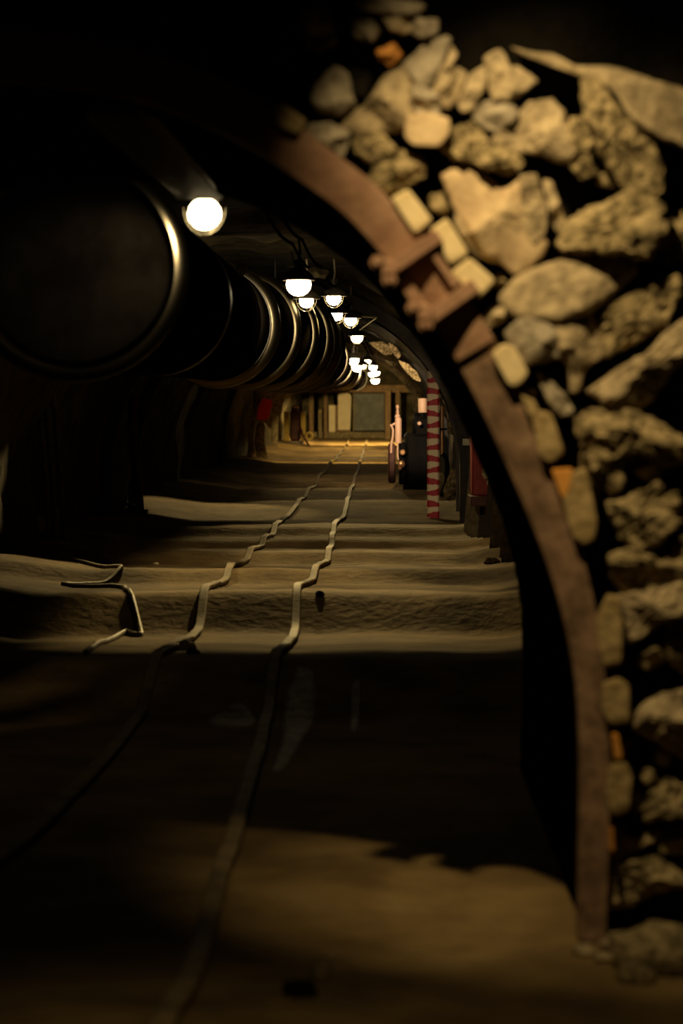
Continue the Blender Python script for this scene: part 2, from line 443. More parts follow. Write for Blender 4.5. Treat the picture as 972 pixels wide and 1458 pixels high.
# (poly, material, label, dome, rough)
ROCKS=[
([(505,-8),(545,-4),(602,6),(596,20),(560,22),(512,12)],'rockgrey','flat dim stone cut off by the top edge, highest above the arch',.04,.8),
([(545,26),(580,21),(597,34),(578,49),(555,43)],'rock','small dim stone just under the topmost flat stone',.04,.8),
([(500,28),(528,27),(541,44),(529,61),(505,53)],'rockgrey','small round dim stone left of the stone under the topmost one',.04,.8),
([(590,26),(622,28),(624,46),(602,56),(586,46)],'rockgrey','small dim stone above the tall wedge stone near the top',.04,.8),
([(428,8),(470,14),(477,60),(456,72),(434,62)],'rockgrey','tall dim upright stone at the upper left of the rubble',.04,.8),
([(384,56),(415,60),(418,96),(380,94)],'mud','nearly black stone farthest left in the rubble',.04,.8),
([(535,72),(560,62),(572,78),(556,94),(540,86)],'rockorange','small orange-brown stone above the large triangular stone',.04,.8),
([(573,92),(593,76),(600,66),(634,52),(641,58),(620,112),(605,129),(590,115)],'rockgrey','grey kite-shaped wedge stone pointing down near the top',.05,.5),
([(643,64),(651,78),(641,102),(632,96)],'rock','thin sliver stone between kite-shaped stone and upright box-shaped one',.04,.6),
([(611,132),(633,90),(664,105),(651,140),(640,154),(620,148)],'rock','tilted box-shaped stone right of the kite-shaped wedge',.06,.5),
([(652,147),(668,108),(690,94),(692,118),(674,156),(657,159)],'rock','narrow tilted slab right of the tilted box-shaped stone',.05,.5),
([(452,120),(476,94),(495,108),(504,150),(482,164),(450,156),(444,140)],'rockgrey','dim rounded stone left of the large triangular stone',.06,.8),
([(484,178),(526,142),(545,112),(571,99),(590,130),(590,178),(560,186),(510,189)],'rock','large triangular stone above the upper part of the arch',.07,.7),
([(592,112),(627,140),(625,164),(600,168),(582,150)],'rockgrey','stone wedged on top of the pale square-faced block near the top',.05,.8),
([(436,180),(470,174),(497,190),(491,216),(480,230),(455,216),(438,199)],'rockgrey','dark rounded stone touching the upper arch beside the leftmost pale block',.05,.8),
([(503,196),(540,189),(564,210),(556,229),(530,236),(508,218)],'rockrough','rough stone under the large triangular stone',.06,1.3),
([(522,262),(534,236),(570,215),(602,230),(602,252),(575,268),(556,278),(535,270)],'rockrough','brownish rough stone above the uppermost of the three pale blocks in a row',.06,1.3),
([(495,98),(527,104),(522,138),(500,142)],'mud','dark stone between two dim stones left of the triangular one',.03,.8),
([(636,188),(668,175),(694,198),(682,234),(650,228),(628,212)],'rockrough','rough stone right of the pale square-faced block',.05,1.4),
([(690,82),(712,70),(727,95),(716,122),(700,138),(690,112)],'rock','upright stone below the dark hollow at the top',.05,.9),
([(704,112),(735,95),(764,115),(746,131),(722,145),(702,140)],'rock','layered wedge stone pointing right above the smooth grey one',.05,.8),
([(670,152),(700,143),(731,150),(737,166),(712,191),(690,182),(674,168)],'rockgrey','smooth grey stone left of the broad pale stone',.05,.6),
([(703,200),(733,168),(753,148),(786,144),(802,160),(806,180),(824,186),(829,206),(816,228),(794,230),(765,216),(733,219)],'rock','broad pale stone right of the smooth grey stone, upper right',.08,1.0),
([(670,206),(700,202),(730,217),(747,232),(722,249),(690,240),(672,227)],'rockrough','crumbly stone above the largest tan boulder',.05,1.5),
([(733,69),(765,78),(796,79),(815,96),(868,95),(920,112),(985,132),(985,212),(925,190),(893,166),(876,132),(858,118),(838,112),(812,104),(786,90),(745,80)],'rock','long overhanging ledge stone across the upper right corner',.12,.8),
([(830,118),(858,120),(878,152),(895,172),(920,192),(936,222),(942,262),(920,284),(890,272),(868,232),(850,216),(850,190),(834,170)],'rockrough','dark crumbly stone beneath the long overhanging ledge',.05,1.6),
([(812,168),(835,174),(846,200),(840,226),(852,248),(825,252),(808,230)],'rockrough','small rough stone between the broad pale stone and the crumbly one under the ledge',.05,1.4),
([(772,258),(786,260),(808,325),(801,335),(790,327)],'rock','thin leaning stone splinter right of the largest tan boulder',.05,.4),
([(740,252),(764,252),(778,300),(776,330),(758,344),(742,312)],'rock','narrow stone wedged behind the thin leaning splinter',.03,.8),
([(632,252),(665,243),(700,260),(715,276),(742,256),(764,272),(764,330),(778,345),(764,365),(746,380),(735,391),(715,371),(690,364),(668,330),(648,290)],'rockwarm','largest tan boulder with a notch in its top, centre of the rubble',.09,.8),
([(803,322),(835,300),(865,290),(900,268),(937,290),(947,330),(922,370),(882,360),(850,358),(825,360),(800,352)],'rockrough','lumpy crumbly mass at right above the broad slanted boulder',.07,1.8),
([(650,302),(668,316),(690,352),(686,368),(668,352),(648,322)],'rock','thin slab left of the largest tan boulder beside the pale blocks',.04,.5),
([(610,280),(626,275),(641,298),(630,307),(614,296)],'rockrough','pebble above the middle one of the three pale blocks in a row',.03,1),
([(680,458),(700,436),(719,440),(717,456),(697,466),(686,472)],'rock','small stone left of the broad slanted boulder, below the pale blocks',.04,.8),
([(716,422),(745,390),(800,372),(870,358),(893,373),(902,388),(870,416),(840,442),(800,456),(750,456),(728,442)],'rock','broad slanted boulder with smooth faces at middle right',.10,.6),
([(720,474),(745,452),(785,450),(797,478),(796,508),(752,517),(734,506)],'rockgrey','squarish grey stone under the left end of the broad slanted boulder',.08,.6),
([(788,452),(836,438),(852,480),(857,506),(832,522),(826,552),(812,557),(810,524),(797,504)],'rock','tooth-shaped stone pointing down under the broad slanted boulder',.07,.7),
([(845,472),(868,430),(910,416),(962,394),(967,410),(946,462),(920,477),(890,492),(862,507),(850,492)],'rockrough','pitted crumbly stone right of the tooth-shaped stone',.08,1.7),
([(838,556),(860,540),(890,520),(925,500),(940,480),(985,448),(985,500),(950,532),(930,562),(915,577),(880,583),(855,566)],'rock','long stone slanting up to the right edge below the pitted one',.09,1.2),
([(765,530),(786,545),(802,560),(817,586),(795,592),(775,562)],'rockgrey','small slanted stone between the pale block and the tooth-shaped stone',.04,.7),
([(823,602),(840,586),(880,582),(915,590),(945,610),(985,632),(985,652),(947,662),(925,650),(900,646),(870,652),(846,640),(828,625)],'rockrough','wide lumpy stone reaching the right edge at mid height',.09,1.5),
([(824,622),(846,636),(872,646),(886,656),(886,690),(870,706),(850,682),(836,656)],'rockrough','lumpy stone hanging below the left end of the wide lumpy stone',.07,1.5),
([(893,652),(928,646),(952,662),(932,688),(906,674)],'rockrough','small lumpy stone below the right part of the wide lumpy stone',.06,1.4),
([(865,716),(895,710),(935,690),(962,705),(966,742),(937,772),(905,787),(884,762)],'rockrough','pitted round stone right of the orange-topped block',.07,1.9),
([(868,792),(900,780),(940,786),(985,756),(985,832),(940,838),(900,846),(878,830)],'rockrough','crumbly stone at the right edge below the pitted round stone',.08,1.7),
([(878,850),(905,844),(940,840),(985,822),(985,870),(940,886),(900,914),(888,892)],'rock','long stone with a rounded lower edge above the dark gap at right',.08,1.2),
([(903,938),(934,920),(948,940),(922,954)],'rockrough','small stone in the dark gap at lower right',.04,1),
([(950,882),(985,880),(985,962),(956,946),(945,916)],'rockrough','dim stone at the right edge beside the small stone in the gap',.05,1.2),
([(901,1032),(914,1006),(945,990),(985,983),(985,1080),(955,1070),(930,1051),(905,1042)],'rock','large rounded stone at the right edge beside the orange strip',.08,1.1),
([(932,1070),(945,1064),(957,1080),(946,1091),(933,1086)],'rock','pebble under the large rounded stone at the lower right edge',.03,.8),
([(914,1157),(929,1122),(950,1112),(985,1120),(985,1162),(940,1166),(920,1170)],'rockrough','rough stone at the right edge below the pebble',.06,1.4),
([(908,1101),(925,1094),(937,1110),(921,1119)],'rockrough','small rough stone beside the lowest dusty block',.04,1),
([(868,1170),(886,1176),(902,1196),(930,1180),(942,1184),(926,1201),(908,1208),(897,1230),(877,1236),(867,1212)],'rockrough','forked dim stone below the lowest dusty block',.05,1.2),
([(943,1186),(985,1174),(985,1216),(940,1213)],'rockrough','flat dim stone at the right edge beside the forked stone',.05,1),
([(868,1290),(871,1240),(895,1226),(930,1220),(965,1240),(985,1262),(945,1266),(920,1276),(896,1291)],'rockrough','dim lumpy stone at the foot of the wall beside the arch foot',.07,1.4),
]
for i,(poly,mt,lb,dm,rg) in enumerate(ROCKS):
    stone('rubble_stone',poly,mt,lb,'rock',RK,Yf=6.52+.03*((i*7)%5)/4,dome=dm,rough=rg,seed=i+3)
# dim background stones filling the gaps deeper in the wall
fillers=[([(640,235),(660,232),(668,250),(650,256)],'stone sunk in the gap above the largest tan boulder'),
([(845,230),(872,240),(876,268),(850,262)],'stone sunk in the gap right of the small rough stone'),
([(700,395),(712,388),(722,402),(708,412)],'stone sunk behind the lower end of the largest tan boulder'),
([(748,545),(764,556),(760,572),(746,566)],'stone sunk between two pale blocks beside the arch'),
([(846,655),(838,640),(826,650),(828,690),(846,720),(856,700)],'stone sunk beside the orange-topped block'),
([(925,300),(972,300),(985,360),(950,380)],'stone sunk in the dark gap at the right edge under the lumpy mass'),
([(880,1040),(895,1042),(900,1080),(888,1084)],'stone sunk right of the orange strip'),
([(900,1110),(915,1125),(910,1165),(900,1160)],'stone sunk right of the lowest dusty block'),
([(800,360),(830,350),(870,352),(860,366),(820,374)],'thin stone lying on the broad slanted boulder')]
for i,(poly,lb) in enumerate(fillers):
    stone('rubble_stone',poly,'rockrough',lb,'rock',RK,Yf=6.60,dome=.05,rough=1.3,seed=i+90)
WK='wooden packing blocks between arch and rubble'
WOOD=[
([(556,282),(581,268),(616,314),(591,335)],'wood','clean pale wooden block, uppermost of the three in a row by the clamps'),
([(611,327),(636,310),(668,362),(641,378)],'wood','clean pale wooden block, middle of the three in a row by the clamps'),
([(641,388),(668,366),(706,400),(680,427)],'wood','clean pale wooden block, lowest of the three in a row by the clamps'),
([(699,503),(717,488),(733,495),(753,532),(740,549),(726,552)],'wood','pale wooden block alone beside the arch below the clamps'),
([(577,168),(600,158),(641,168),(641,190),(626,209),(586,207),(575,195)],'rockwarm','pale square-faced block with a black gap beneath, high in the rubble'),
([(380,148),(400,145),(437,172),(426,193),(396,180)],'woodold','dim wooden block farthest left, resting on the arch'),
([(754,582),(785,588),(804,645),(784,661),(768,652)],'woodold','dusty wooden block just above the orange-topped block'),
([(741,562),(760,570),(770,590),(754,594)],'woodold','small wooden wedge above the dusty block beside the arch'),
([(800,712),(814,672),(834,664),(842,700),(851,745),(846,771),(829,778),(815,766)],'woodold','crumbly dusty block with an orange wedge at its top left'),
([(848,880),(864,845),(883,850),(887,900),(885,946),(860,951),(850,910)],'woodold','tall dusty block beside the arch above a dark gap'),
([(857,972),(880,964),(896,975),(897,1030),(870,1034),(856,1012)],'woodold','dusty block just above the thin orange strip'),
([(868,1088),(890,1084),(901,1105),(896,1156),(871,1163),(861,1130)],'woodold','lowest dusty block, just below the thin orange strip'),
([(784,668),(816,666),(812,700),(801,714)],'orange','orange wooden wedge on the crumbly dusty block'),
([(870,1043),(880,1044),(887,1082),(875,1083)],'orange','thin bright orange strip of wood near the lower arch'),
([(866,1176),(873,1178),(875,1215),(867,1212)],'rockorange','dim red-brown sliver of wood below the lowest dusty block'),
]
for i,(poly,mt,lb) in enumerate(WOOD):
    stone('packing_block',poly,mt,lb,'wooden block',WK,Yf=6.50,thick=.16,dome=.035,flat=True,rough=.4,seed=i+200)
# rubble on the ground by the arch foot
def pebble(name,x,y,r,mt,label,group,sq=.7,seed=0):
    v=[];f=[];n=14;m=9
    z0=fh(x,y)
    for i in range(m+1):
        th=math.pi*i/m
        for k in range(n):
            w=2*math.pi*k/n; d=Vector((math.sin(th)*math.cos(w),math.sin(th)*math.sin(w),math.cos(th)))
            rr=r*(1+.35*noise.noise(d*1.3+Vector((seed*3.1,0,0)))+.15*noise.noise(d*3.5+Vector((seed,9,0))))
            v.append((x+d.x*rr*1.25,y+d.y*rr,z0+r*sq*.55+d.z*rr*sq))
    for i in range(m):
        for k in range(n):
            k2=(k+1)%n; f.append([i*n+k,i*n+k2,(i+1)*n+k2,(i+1)*n+k])
    return tag(MB().add(v,f).build(name,M[mt],org=(x,y,z0),angle=35),label,'rock',group)
def G(px,py):   # ground point for a pixel on the flat floor
    Y=H*F/(py-HY); return ((px-486)/F*Y,Y)
GS=[(878,1322,.035,'rock','small pale stone at the foot of the steel arch'),(935,1345,.10,'rockrough','large dim stone on the ground at the lower right edge'),
(905,1365,.04,'rockrough','dark pebble left of the large dim ground stone'),(968,1330,.09,'rockrough','stone against the wall base at the right edge'),
(832,1330,.025,'rock','pebble touching the left side of the arch foot'),(860,1340,.022,'rock','pebble in front of the arch foot'),
(460,1345,.020,'rock','pale stone chip on the foreground floor between rail and arch'),(470,1320,.012,'rock','tiny pale chip beside the pale stone chip on the foreground floor'),
(425,1388,.035,'mud','dark clod on the foreground floor beside the rail'),(455,1358,.02,'rockrough','brown chip between the dark clod and the pale chip'),
(222,807,.020,'white','tiny bright chip on the lit floor at left'),(190,743,.07,'rockrough','pale stone at the foot of the left arch'),
(455,870,.025,'mud','dark pebble just right of the right rail'),(700,815,.05,'rockrough','flat stone below the leaning planks at right'),
(740,812,.07,'rockrough','stone by the last leaning plank beside the dark passage wall'),(702,783,.05,'rockrough','stone at the foot of the dark plank'),
(262,925,.05,'dirt','clod of earth against the left rail'),(275,940,.03,'mud','dark clod between the rails near the left rail')]
for i,(px,py,r,mt,lb) in enumerate(GS):
    x,y=G(px,py); pebble('loose_stone',x,y,r,mt,lb,'loose stones on the floor',seed=i)

# ------------------------------------------------------------------ rails
RR=[(200,1560),(237,1458),(262,1400),(285,1330),(305,1260),(322,1200),(345,1120),(368,1045),(377,1000),(388,965),(400,940),(414,905),(420,880),(426,860),(440,840),(457,820),(466,805),(472,785),(473,770),(479,755),(487,743),(493,730),(497,715),(503,700),(509,680),(514,664),(518,650),(521,640),(524,630)]
LR=[(-160,1400),(-40,1250),(60,1150),(145,1060),(190,1000),(215,965),(240,935),(258,913),(280,885),(302,855),(332,825),(362,795),(382,775),(397,755),(408,740),(424,728),(438,712),(449,700),(462,680),(476,664),(487,650),(494,640),(499,630)]
def rail(px,label):
    pts=[Vector((*G(a,b),0)) for a,b in px]
    pts=cat(pts,10)
    fr=[]
    for i,p in enumerate(pts):
        t=(pts[min(i+1,len(pts)-1)]-pts[max(i-1,0)]); t.z=0; t.normalize(); s=Vector((t.y,-t.x,0))
        p=Vector((p.x,p.y,fh(p.x,p.y)-.035)); fr.append((p,s,Vector((0,0,1))))
    b=MB().sweep(fr,[(-.04,0),(.04,0),(.04,.006),(.008,.014),(.007,.05),(.026,.055),(.029,.072),(.023,.078),(-.023,.078),(-.029,.072),(-.026,.055),(-.007,.05),(-.008,.014),(-.04,.006)])
    tag(b.build('rail',M['rail']),label,'rail','the two rails of the mine track')
rail(RR,'right-hand rail of the track, bent and dusty, nearer the arch')
rail(LR,'left-hand rail of the track, bent and dusty, nearer the duct')
# hose on the floor at left
hp=[Vector((*G(a,b),0)) for a,b in [(98,815),(130,820),(165,827),(171,831),(140,838),(98,845),(92,847),(130,850),(172,857),(180,866),(200,881),(196,886),(176,882),(150,903),(122,935)]]
hp=cat(hp,5); hp=[Vector((p.x,p.y,fh(p.x,p.y)+.015)) for p in hp]
tag(MB().tube(hp,.017,8).build('hose',M['hose']),'thin crumpled hose zigzagging over the lit floor left of the track','hose')
# wet patches
def patch(px,label,seed):
    pts=[Vector((*G(a,b),0)) for a,b in px]; pts=cat(pts+[pts[0]],4)[:-1]
    c=sum(pts,Vector())/len(pts); v=[];f=[];n=len(pts)
    for s in (1.0,.8,.55,.3,.08):
        for i,p in enumerate(pts):
            q=c+(p-c)*s*(1+.12*noise.noise(Vector((i*.8,seed,0)))); v.append((q.x,q.y,fh(q.x,q.y)+(.004 if s<1 else -.004)))
    for j in range(4):
        for k in range(n): f.append([j*n+k,j*n+(k+1)%n,(j+1)*n+(k+1)%n,(j+1)*n+k])
    f.append([4*n+k for k in range(n)])
    o=tag(MB().add(v,f).build('puddle',M['wet'],angle=180),label,'puddle','wet patches beside the rails')
patch([(405,970),(430,952),(452,962),(446,990),(425,1030),(395,1080),(380,1075),(398,1025)],'grey wet patch streaking down right of the right rail',1)
patch([(500,968),(515,962),(512,985),(508,1008),(498,1000)],'small wet patch right of the larger grey one',2)
patch([(290,985),(340,975),(365,985),(350,1000),(300,998)],'wet patch between the rails',3)

# ------------------------------------------------------------------ duct
DP=[(9.9,-1.36,1.96),(14,-1.36,1.965),(18.6,-1.36,1.97),(20.3,-1.17,1.96),(22.3,-1.0,1.94),(26,-1.0,1.95),(34,-1.03,1.97),(45,-1.1,2.0),(56,-1.15,2.02),(72,-1.15,2.02)]
dpts=cat([Vector(p) for p in DP],40)
def dp(Y):
    for a,b_ in zip(dpts,dpts[1:]):
        if Y<=b_.x:
            t=(Y-a.x)/max(b_.x-a.x,1e-6); q=a.lerp(b_,t); return lat(q.y,Y,q.z)
    q=dpts[-1]; return lat(q.y,Y,q.z)
def duct(y0,y1,label,ribs=1,mat_='duct',lo=.435,hi=.49,step=.03,closed=True):
    b=MB(); pts=[];rs=[]
    n=int((y1-y0)/step)+1
    for i in range(n+1):
        Y=y0+(y1-y0)*i/n; t=((Y-y0)/(y1-y0)*ribs)%1.0
        if i==n: t=1
        L=(y1-y0)/ribs; e=min(t,1-t)*L
        sh=min(.16,L*.5)
        k=min(1,e/sh); r=lo+(hi-lo)*math.sqrt(max(0,1-(1-k)**2))
        pts.append(dp(Y)); rs.append(r)
    b.tube(pts,rs,56)
    t=b.build('ventilation_duct',M[mat_],org=dp(y0)-Vector((0,0,.5)),angle=60)
    tag(t,label,'duct','black ventilation duct sections')
    return t
segs=[(10.33,13.88,[10.24],'nearest black duct section with the first lamp beside its rim',.49),(13.98,18.5,[],'second black duct section, behind the nearest one',.49),
(18.72,24.15,[18.6,19.8,20.7,21.6,22.5,23.4],'ribbed flexible duct section with bright crescent highlights',.49),(24.25,28.4,[26.2],'black duct section right behind the ribbed one',.48),(28.6,35.9,[34.2],'far black duct section before the drilling machine',.42),
(36.1,47.9,[41,45.5],'far black duct section above the red sign',.42),(48.1,59.9,[50,56],'far black duct section near the last cluster of lamps',.42),(60.1,72,[],'farthest black duct section at the end of the tunnel',.42)]
for a,b_,hoops,lb,hi in segs:
    t=duct(a,b_,lb,1,step=.05 if a<30 else .1,hi=hi-.06,lo=hi-.09)
    for y_ in hoops:
        q=.055 if y_<11 else (.075 if y_<19 else .05)
        pts=[];rs=[]
        for i in range(17):
            w=math.pi*i/16; pts.append(dp(y_+q-q*math.cos(w))); rs.append(hi-q+q*math.sin(w))
        MB().tube(pts,rs,72,cap=False).build('rounded_hoop',M['shoulder'],t,angle=80)['label']='glossy rounded hoop'
    bb=MB(); pts=[dp(b_-.10),dp(b_-.01)]
    bb.tube(pts,[hi-.055,hi-.055],48); bb.build('coupling_band',M['hoop'],t)
    hz=MB(); c=dp((a+b_)/2)
    top=c+Vector((0,0,hi-.06)); hz.tube([top-Vector((0,0,.03)),top+Vector((0,0,.25))],.008,6); hz.build('hanger',M['rib'],t)

# ------------------------------------------------------------------ lamps
def lamp(px,py,Y,st,label,group='tunnel lamps along the duct',r=.06,spot=None,pos=None,up=0,wide=1,hs=1):
    c=pos if pos is not None else P(px,py,Y)
    t=thing('tunnel_lamp',c,label,'lamp',group)
    b=MB(); prof=[(.012,.16),(.03,.155),(.035,.10),(.06,.085),(.10,.05),(.112,.02),(.112,.012),(.10,.03),(.055,.07),(.02,.08)]
    b.lathe(c+Vector((0,0,up)),[(a_*hs,z_) for a_,z_ in prof],20); b.build('hood',M['hood'],t)
    b=MB(); pr=[]
    for i in range(9):
        a=math.pi*i/8; pr.append((r*math.sin(a)*1.0,-.005+r*math.cos(a)*.95))
    b.lathe(c,pr,16); bo=b.build('bulb',emis('lamp_glow',(1,.80,.46),st),t)
    b=MB()
    for k in range(4):
        w=math.pi*k/4
        pts=[c+Vector((math.cos(w)*math.cos(a)*.085,math.sin(w)*math.cos(a)*.085,.02-.11*math.sin(a))) for a in [math.pi*i/10 for i in range(11)]]
        b.tube(pts,.0018,5)
    b.tube([c+Vector((math.cos(2*math.pi*i/20)*.078,math.sin(2*math.pi*i/20)*.078,-.025)) for i in range(21)],.0018,5)
    b.build('guard_cage',M['wire'],t)
    b=MB(); b.tube([c+Vector((0,0,.155)),c+Vector((.01,.02,.22)),c+Vector((0,.03,.34))],.009,6); b.build('hanging_cable',M['cable'],t)
    if spot:
        tgt,power,ang,bl=spot
        ld=bpy.data.lights.new('added_beam','SPOT'); ld.energy=power; ld.spot_size=math.radians(ang); ld.spot_blend=bl; ld.color=(1,.71,.27)
        ld.shadow_soft_size=.05
        lo=bpy.data.objects.new('added_beam',ld); C.objects.link(lo)
        s=c+Vector((0,0,-r-.03)); 
        lo.scale=(wide,1,1)
        d=Vector(tgt)-s; lo.rotation_euler=d.to_track_quat('-Z','Y').to_euler(); lo.location=s
    return t
def tg(Y,l=-.7): return lat(l,Y,0)
def beam(Y,l,power,ang,bl=.35): return (tg(Y,l),power,ang,bl)
lamp(291,303,9.85,16,'large blurred glowing lamp beside the nearest duct rim',r=.068,up=.075,hs=.62)
lamp(425,404,16.9,14,'second nearest lamp, the brightest white blob above the ribbed duct',r=.088,up=.01)
lamp(436,428,19.7,18,'lamp just below the second nearest lamp, touching the duct crescent',r=.06,spot=beam(15.3,-.6,420,17,.3),wide=2.6)
lamp(475,424,20.9,20,'lamp right of the pair over the ribbed duct, beside a crescent',r=.066,spot=beam(17.2,-1.0,300,26,.3),wide=2)
lamp(479,448,23.2,36,'lamp under the one beside the crescent, at the ribbed duct edge',r=.058,spot=beam(18.3,-.4,330,17,.4),wide=2.4)
lamp(499,455,24.6,36,'bowl-shaped lamp hanging below a horizontal bracket',r=.064,spot=beam(20.2,-.8,400,20,.5),wide=2.2)
lamp(508,480,31.2,36,'lone lamp hanging below the bowl-shaped lamp',r=.075,spot=beam(24.0,-.5,800,13,.5),wide=2.4)
lamp(503,512,36,60,'upper lamp of the far close pair left of the last cluster',r=.085,spot=beam(29.8,-.4,350,14,.4),wide=2.4)
lamp(508,522,40,60,'lower lamp of the far close pair left of the last cluster',r=.085,spot=beam(34.6,-.5,200,15,.4),wide=2)
lamp(517,521,46,60,'small far lamp left of the last cluster',r=.05)
lamp(523,514,48,60,'small far lamp above the last cluster',r=.06,spot=beam(49,-.6,330,110,.5))
lamp(531,522,55,60,'top lamp of the last cluster at the far end',r=.09,spot=beam(55,-1.2,260,150,.5))
lamp(535,530,60,60,'right-hand lamp of the last cluster at the far end',r=.09,spot=beam(60,-1.2,260,150,.5))
lamp(529,532,62,60,'left-hand lamp of the last cluster at the far end',r=.08,spot=(lat(-3,64,.5),200,120,.5))
lamp(534,541,66,60,'lowest lamp of the last cluster at the far end',r=.11,spot=(lat(-1.2,80,.9),3000,100,.5))
lamp(0,0,0,3,'added unseen lamp lighting the left floor, behind the nearest duct section',pos=lat(-2.45,22.2,1.95),spot=beam(17.8,-2.3,400,18,.5),wide=2.2)  # unseen lamp, added to brighten the floor left of the duct
lamp(0,0,0,3,'added unseen lamp lighting the left floor, behind the second duct section',pos=lat(-2.4,33,1.95),spot=beam(29.2,-2.1,330,18,.5),wide=2)  # second unseen lamp, added for the farther left floor strip

# cable tray and cables
t=thing('cable_tray',P(205,160,7.0),'dim mesh cable tray running overhead towards the first lamp','cable tray')
def seg3(a,b_,n=2): return [a.lerp(b_,i/(n-1)) for i in range(n)]
A0=lat(-.77,6.8,2.2);A1=lat(-.77,9.6,2.215)
for o_ in (-.09,.09):
    MB().tube(seg3(A0+Vector((o_,0,0)),A1+Vector((o_,0,0))),.009,6).build('side_rail',M['wire'],t)
rb=MB()
for i in range(30):
    q=A0.lerp(A1,i/29); rb.tube([q+Vector((-.09,0,0)),q+Vector((-.09,0,-.02)),q+Vector((.09,0,-.02)),q+Vector((.09,0,0))],.004,5)
rb.build('mesh_bottom',M['wire'],t)
for i,(o_,z_,r_) in enumerate([(-.06,.015,.02),(0,.012,.016),(.05,.018,.02)]):
    pts=[]
    for k in range(40):
        q=A0.lerp(A1,k/39); pts.append(q+Vector((o_+.01*noise.noise(Vector((k*.4,i,0))),0,z_+.012*noise.noise(Vector((k*.5,i,7))))))
    tag(MB().tube(pts,r_,8).build('cable',M['cable']),['dusty cable lying in the overhead tray, nearest the duct','dusty cable in the middle of the overhead tray','dusty cable lying in the overhead tray, nearest the arch'][i],'cable','cables in the overhead tray')
for i,(l0,z0,l1,z1) in enumerate([(-.72,2.42,-.5,2.33),(-.66,2.45,-.44,2.35)]):
    pts=[]
    for k in range(120):
        Y=9.8+k*.35; u=min(1,k/45); pts.append(lat(l0+(l1-l0)*u,Y,z0+(z1-z0)*u-.04*abs(math.sin(k*.35*math.pi/2.8))))
    tag(MB().tube(pts,.010,6).build('cable',M['black']),['lower sagging power cable strung along the vault above the lamps','upper sagging power cable strung along the vault above the lamps'][i],'cable','cables above the lamps')
# bracket with horizontal arm by the bowl-shaped lamp, and bracket above the second lamp
b=thing('bracket',P(499,447,24.6),'thin horizontal metal bracket above the bowl-shaped lamp','bracket')
MB().tube([P(500,449,24.6),P(537,452,24.6)],.012,6).build('arm',M['wire'],b)
MB().tube([P(537,452,24.6),P(512,470,24.8)],.007,6).build('brace',M['wire'],b)
b=thing('bracket',P(418,392,16.9),'small upside-down T-shaped bracket above the second nearest lamp','bracket')
MB().box(P(418,379,16.9),(.10,.03,.014)).build('foot_plate',M['wire'],b)
MB().tube([P(419,379,16.9),P(414,357,16.9)],.008,6).build('rod',M['wire'],b)
stone('hanging_rock',[(438,382),(455,378),(468,387),(466,396),(452,397),(440,391)],'vault','dim rock bulging from the roof right of the second nearest lamp','rock',Yf=17.3,thick=.3,dome=.06,seed=400)
stone('duct_clip',[(334,377),(353,377),(352,386),(344,396),(336,388)],'cloth','small pale triangular tag on top of the second duct section','tag',Yf=14.6,thick=.01,dome=.01,flat=True,seed=401)
# roof rocks near the far arch
RF=[([(523,487),(545,486),(556,494),(560,503),(548,506),(533,496)],36,'bright yellowish rock in the roof right of the lone lamp'),
([(552,486),(562,492),(572,505),(566,512),(556,500)],35,'dark jagged rock right of the bright yellowish roof rock'),
([(548,512),(560,514),(566,520),(556,522)],40,'small pale rock lump in the roof over the last lamps'),
([(566,512),(582,518),(596,532),(600,545),(588,540),(574,526)],34,'dark rough rock above the striped post'),
([(574,536),(583,545),(588,556),(586,562),(578,552)],44,'lit rock on the right shoulder of the far arch'),
([(586,562),(592,575),(596,592),(590,590),(586,574)],44,'lit rock low on the right side of the far arch'),
([(636,604),(644,598),(650,612),(648,620),(640,618)],32,'pale stone on the wall beside the arch with the white tag'),
([(630,700),(640,672),(648,664),(651,690),(646,705),(636,712)],31,'pale rock heap at the foot of the right wall behind the tagged arch'),
([(620,545),(628,560),(634,580),(637,600),(632,592),(624,570)],33,'thin lit rock rim right of the striped post'),
([(360,560),(372,550),(384,552),(396,560),(398,575),(390,590),(384,612),(378,600),(366,600),(360,585)],50.6,'rough rock mass behind the red sign'),
([(366,600),(378,602),(376,630),(384,656),(372,664),(360,660),(362,628)],50.4,'ragged rock foot under the red sign'),
([(352,640),(362,630),(366,662),(350,668)],49,'dark rock at the wall left of the ragged foot')]
for i,(poly,Y,lb) in enumerate(RF):
    stone('wall_rock',poly,'rockrough',lb,'rock','rocks bulging from the tunnel wall',Yf=Y,thick=.5,dome=.12,rough=.5 ,seed=500+i)
stone('red_sign',[(374,566),(389,570),(381,598),(365,598),(367,580)],'redbright','tilted bright red sheet hung on the rock at left','sign',Yf=50.2,thick=.03,dome=.02,flat=True,seed=520)

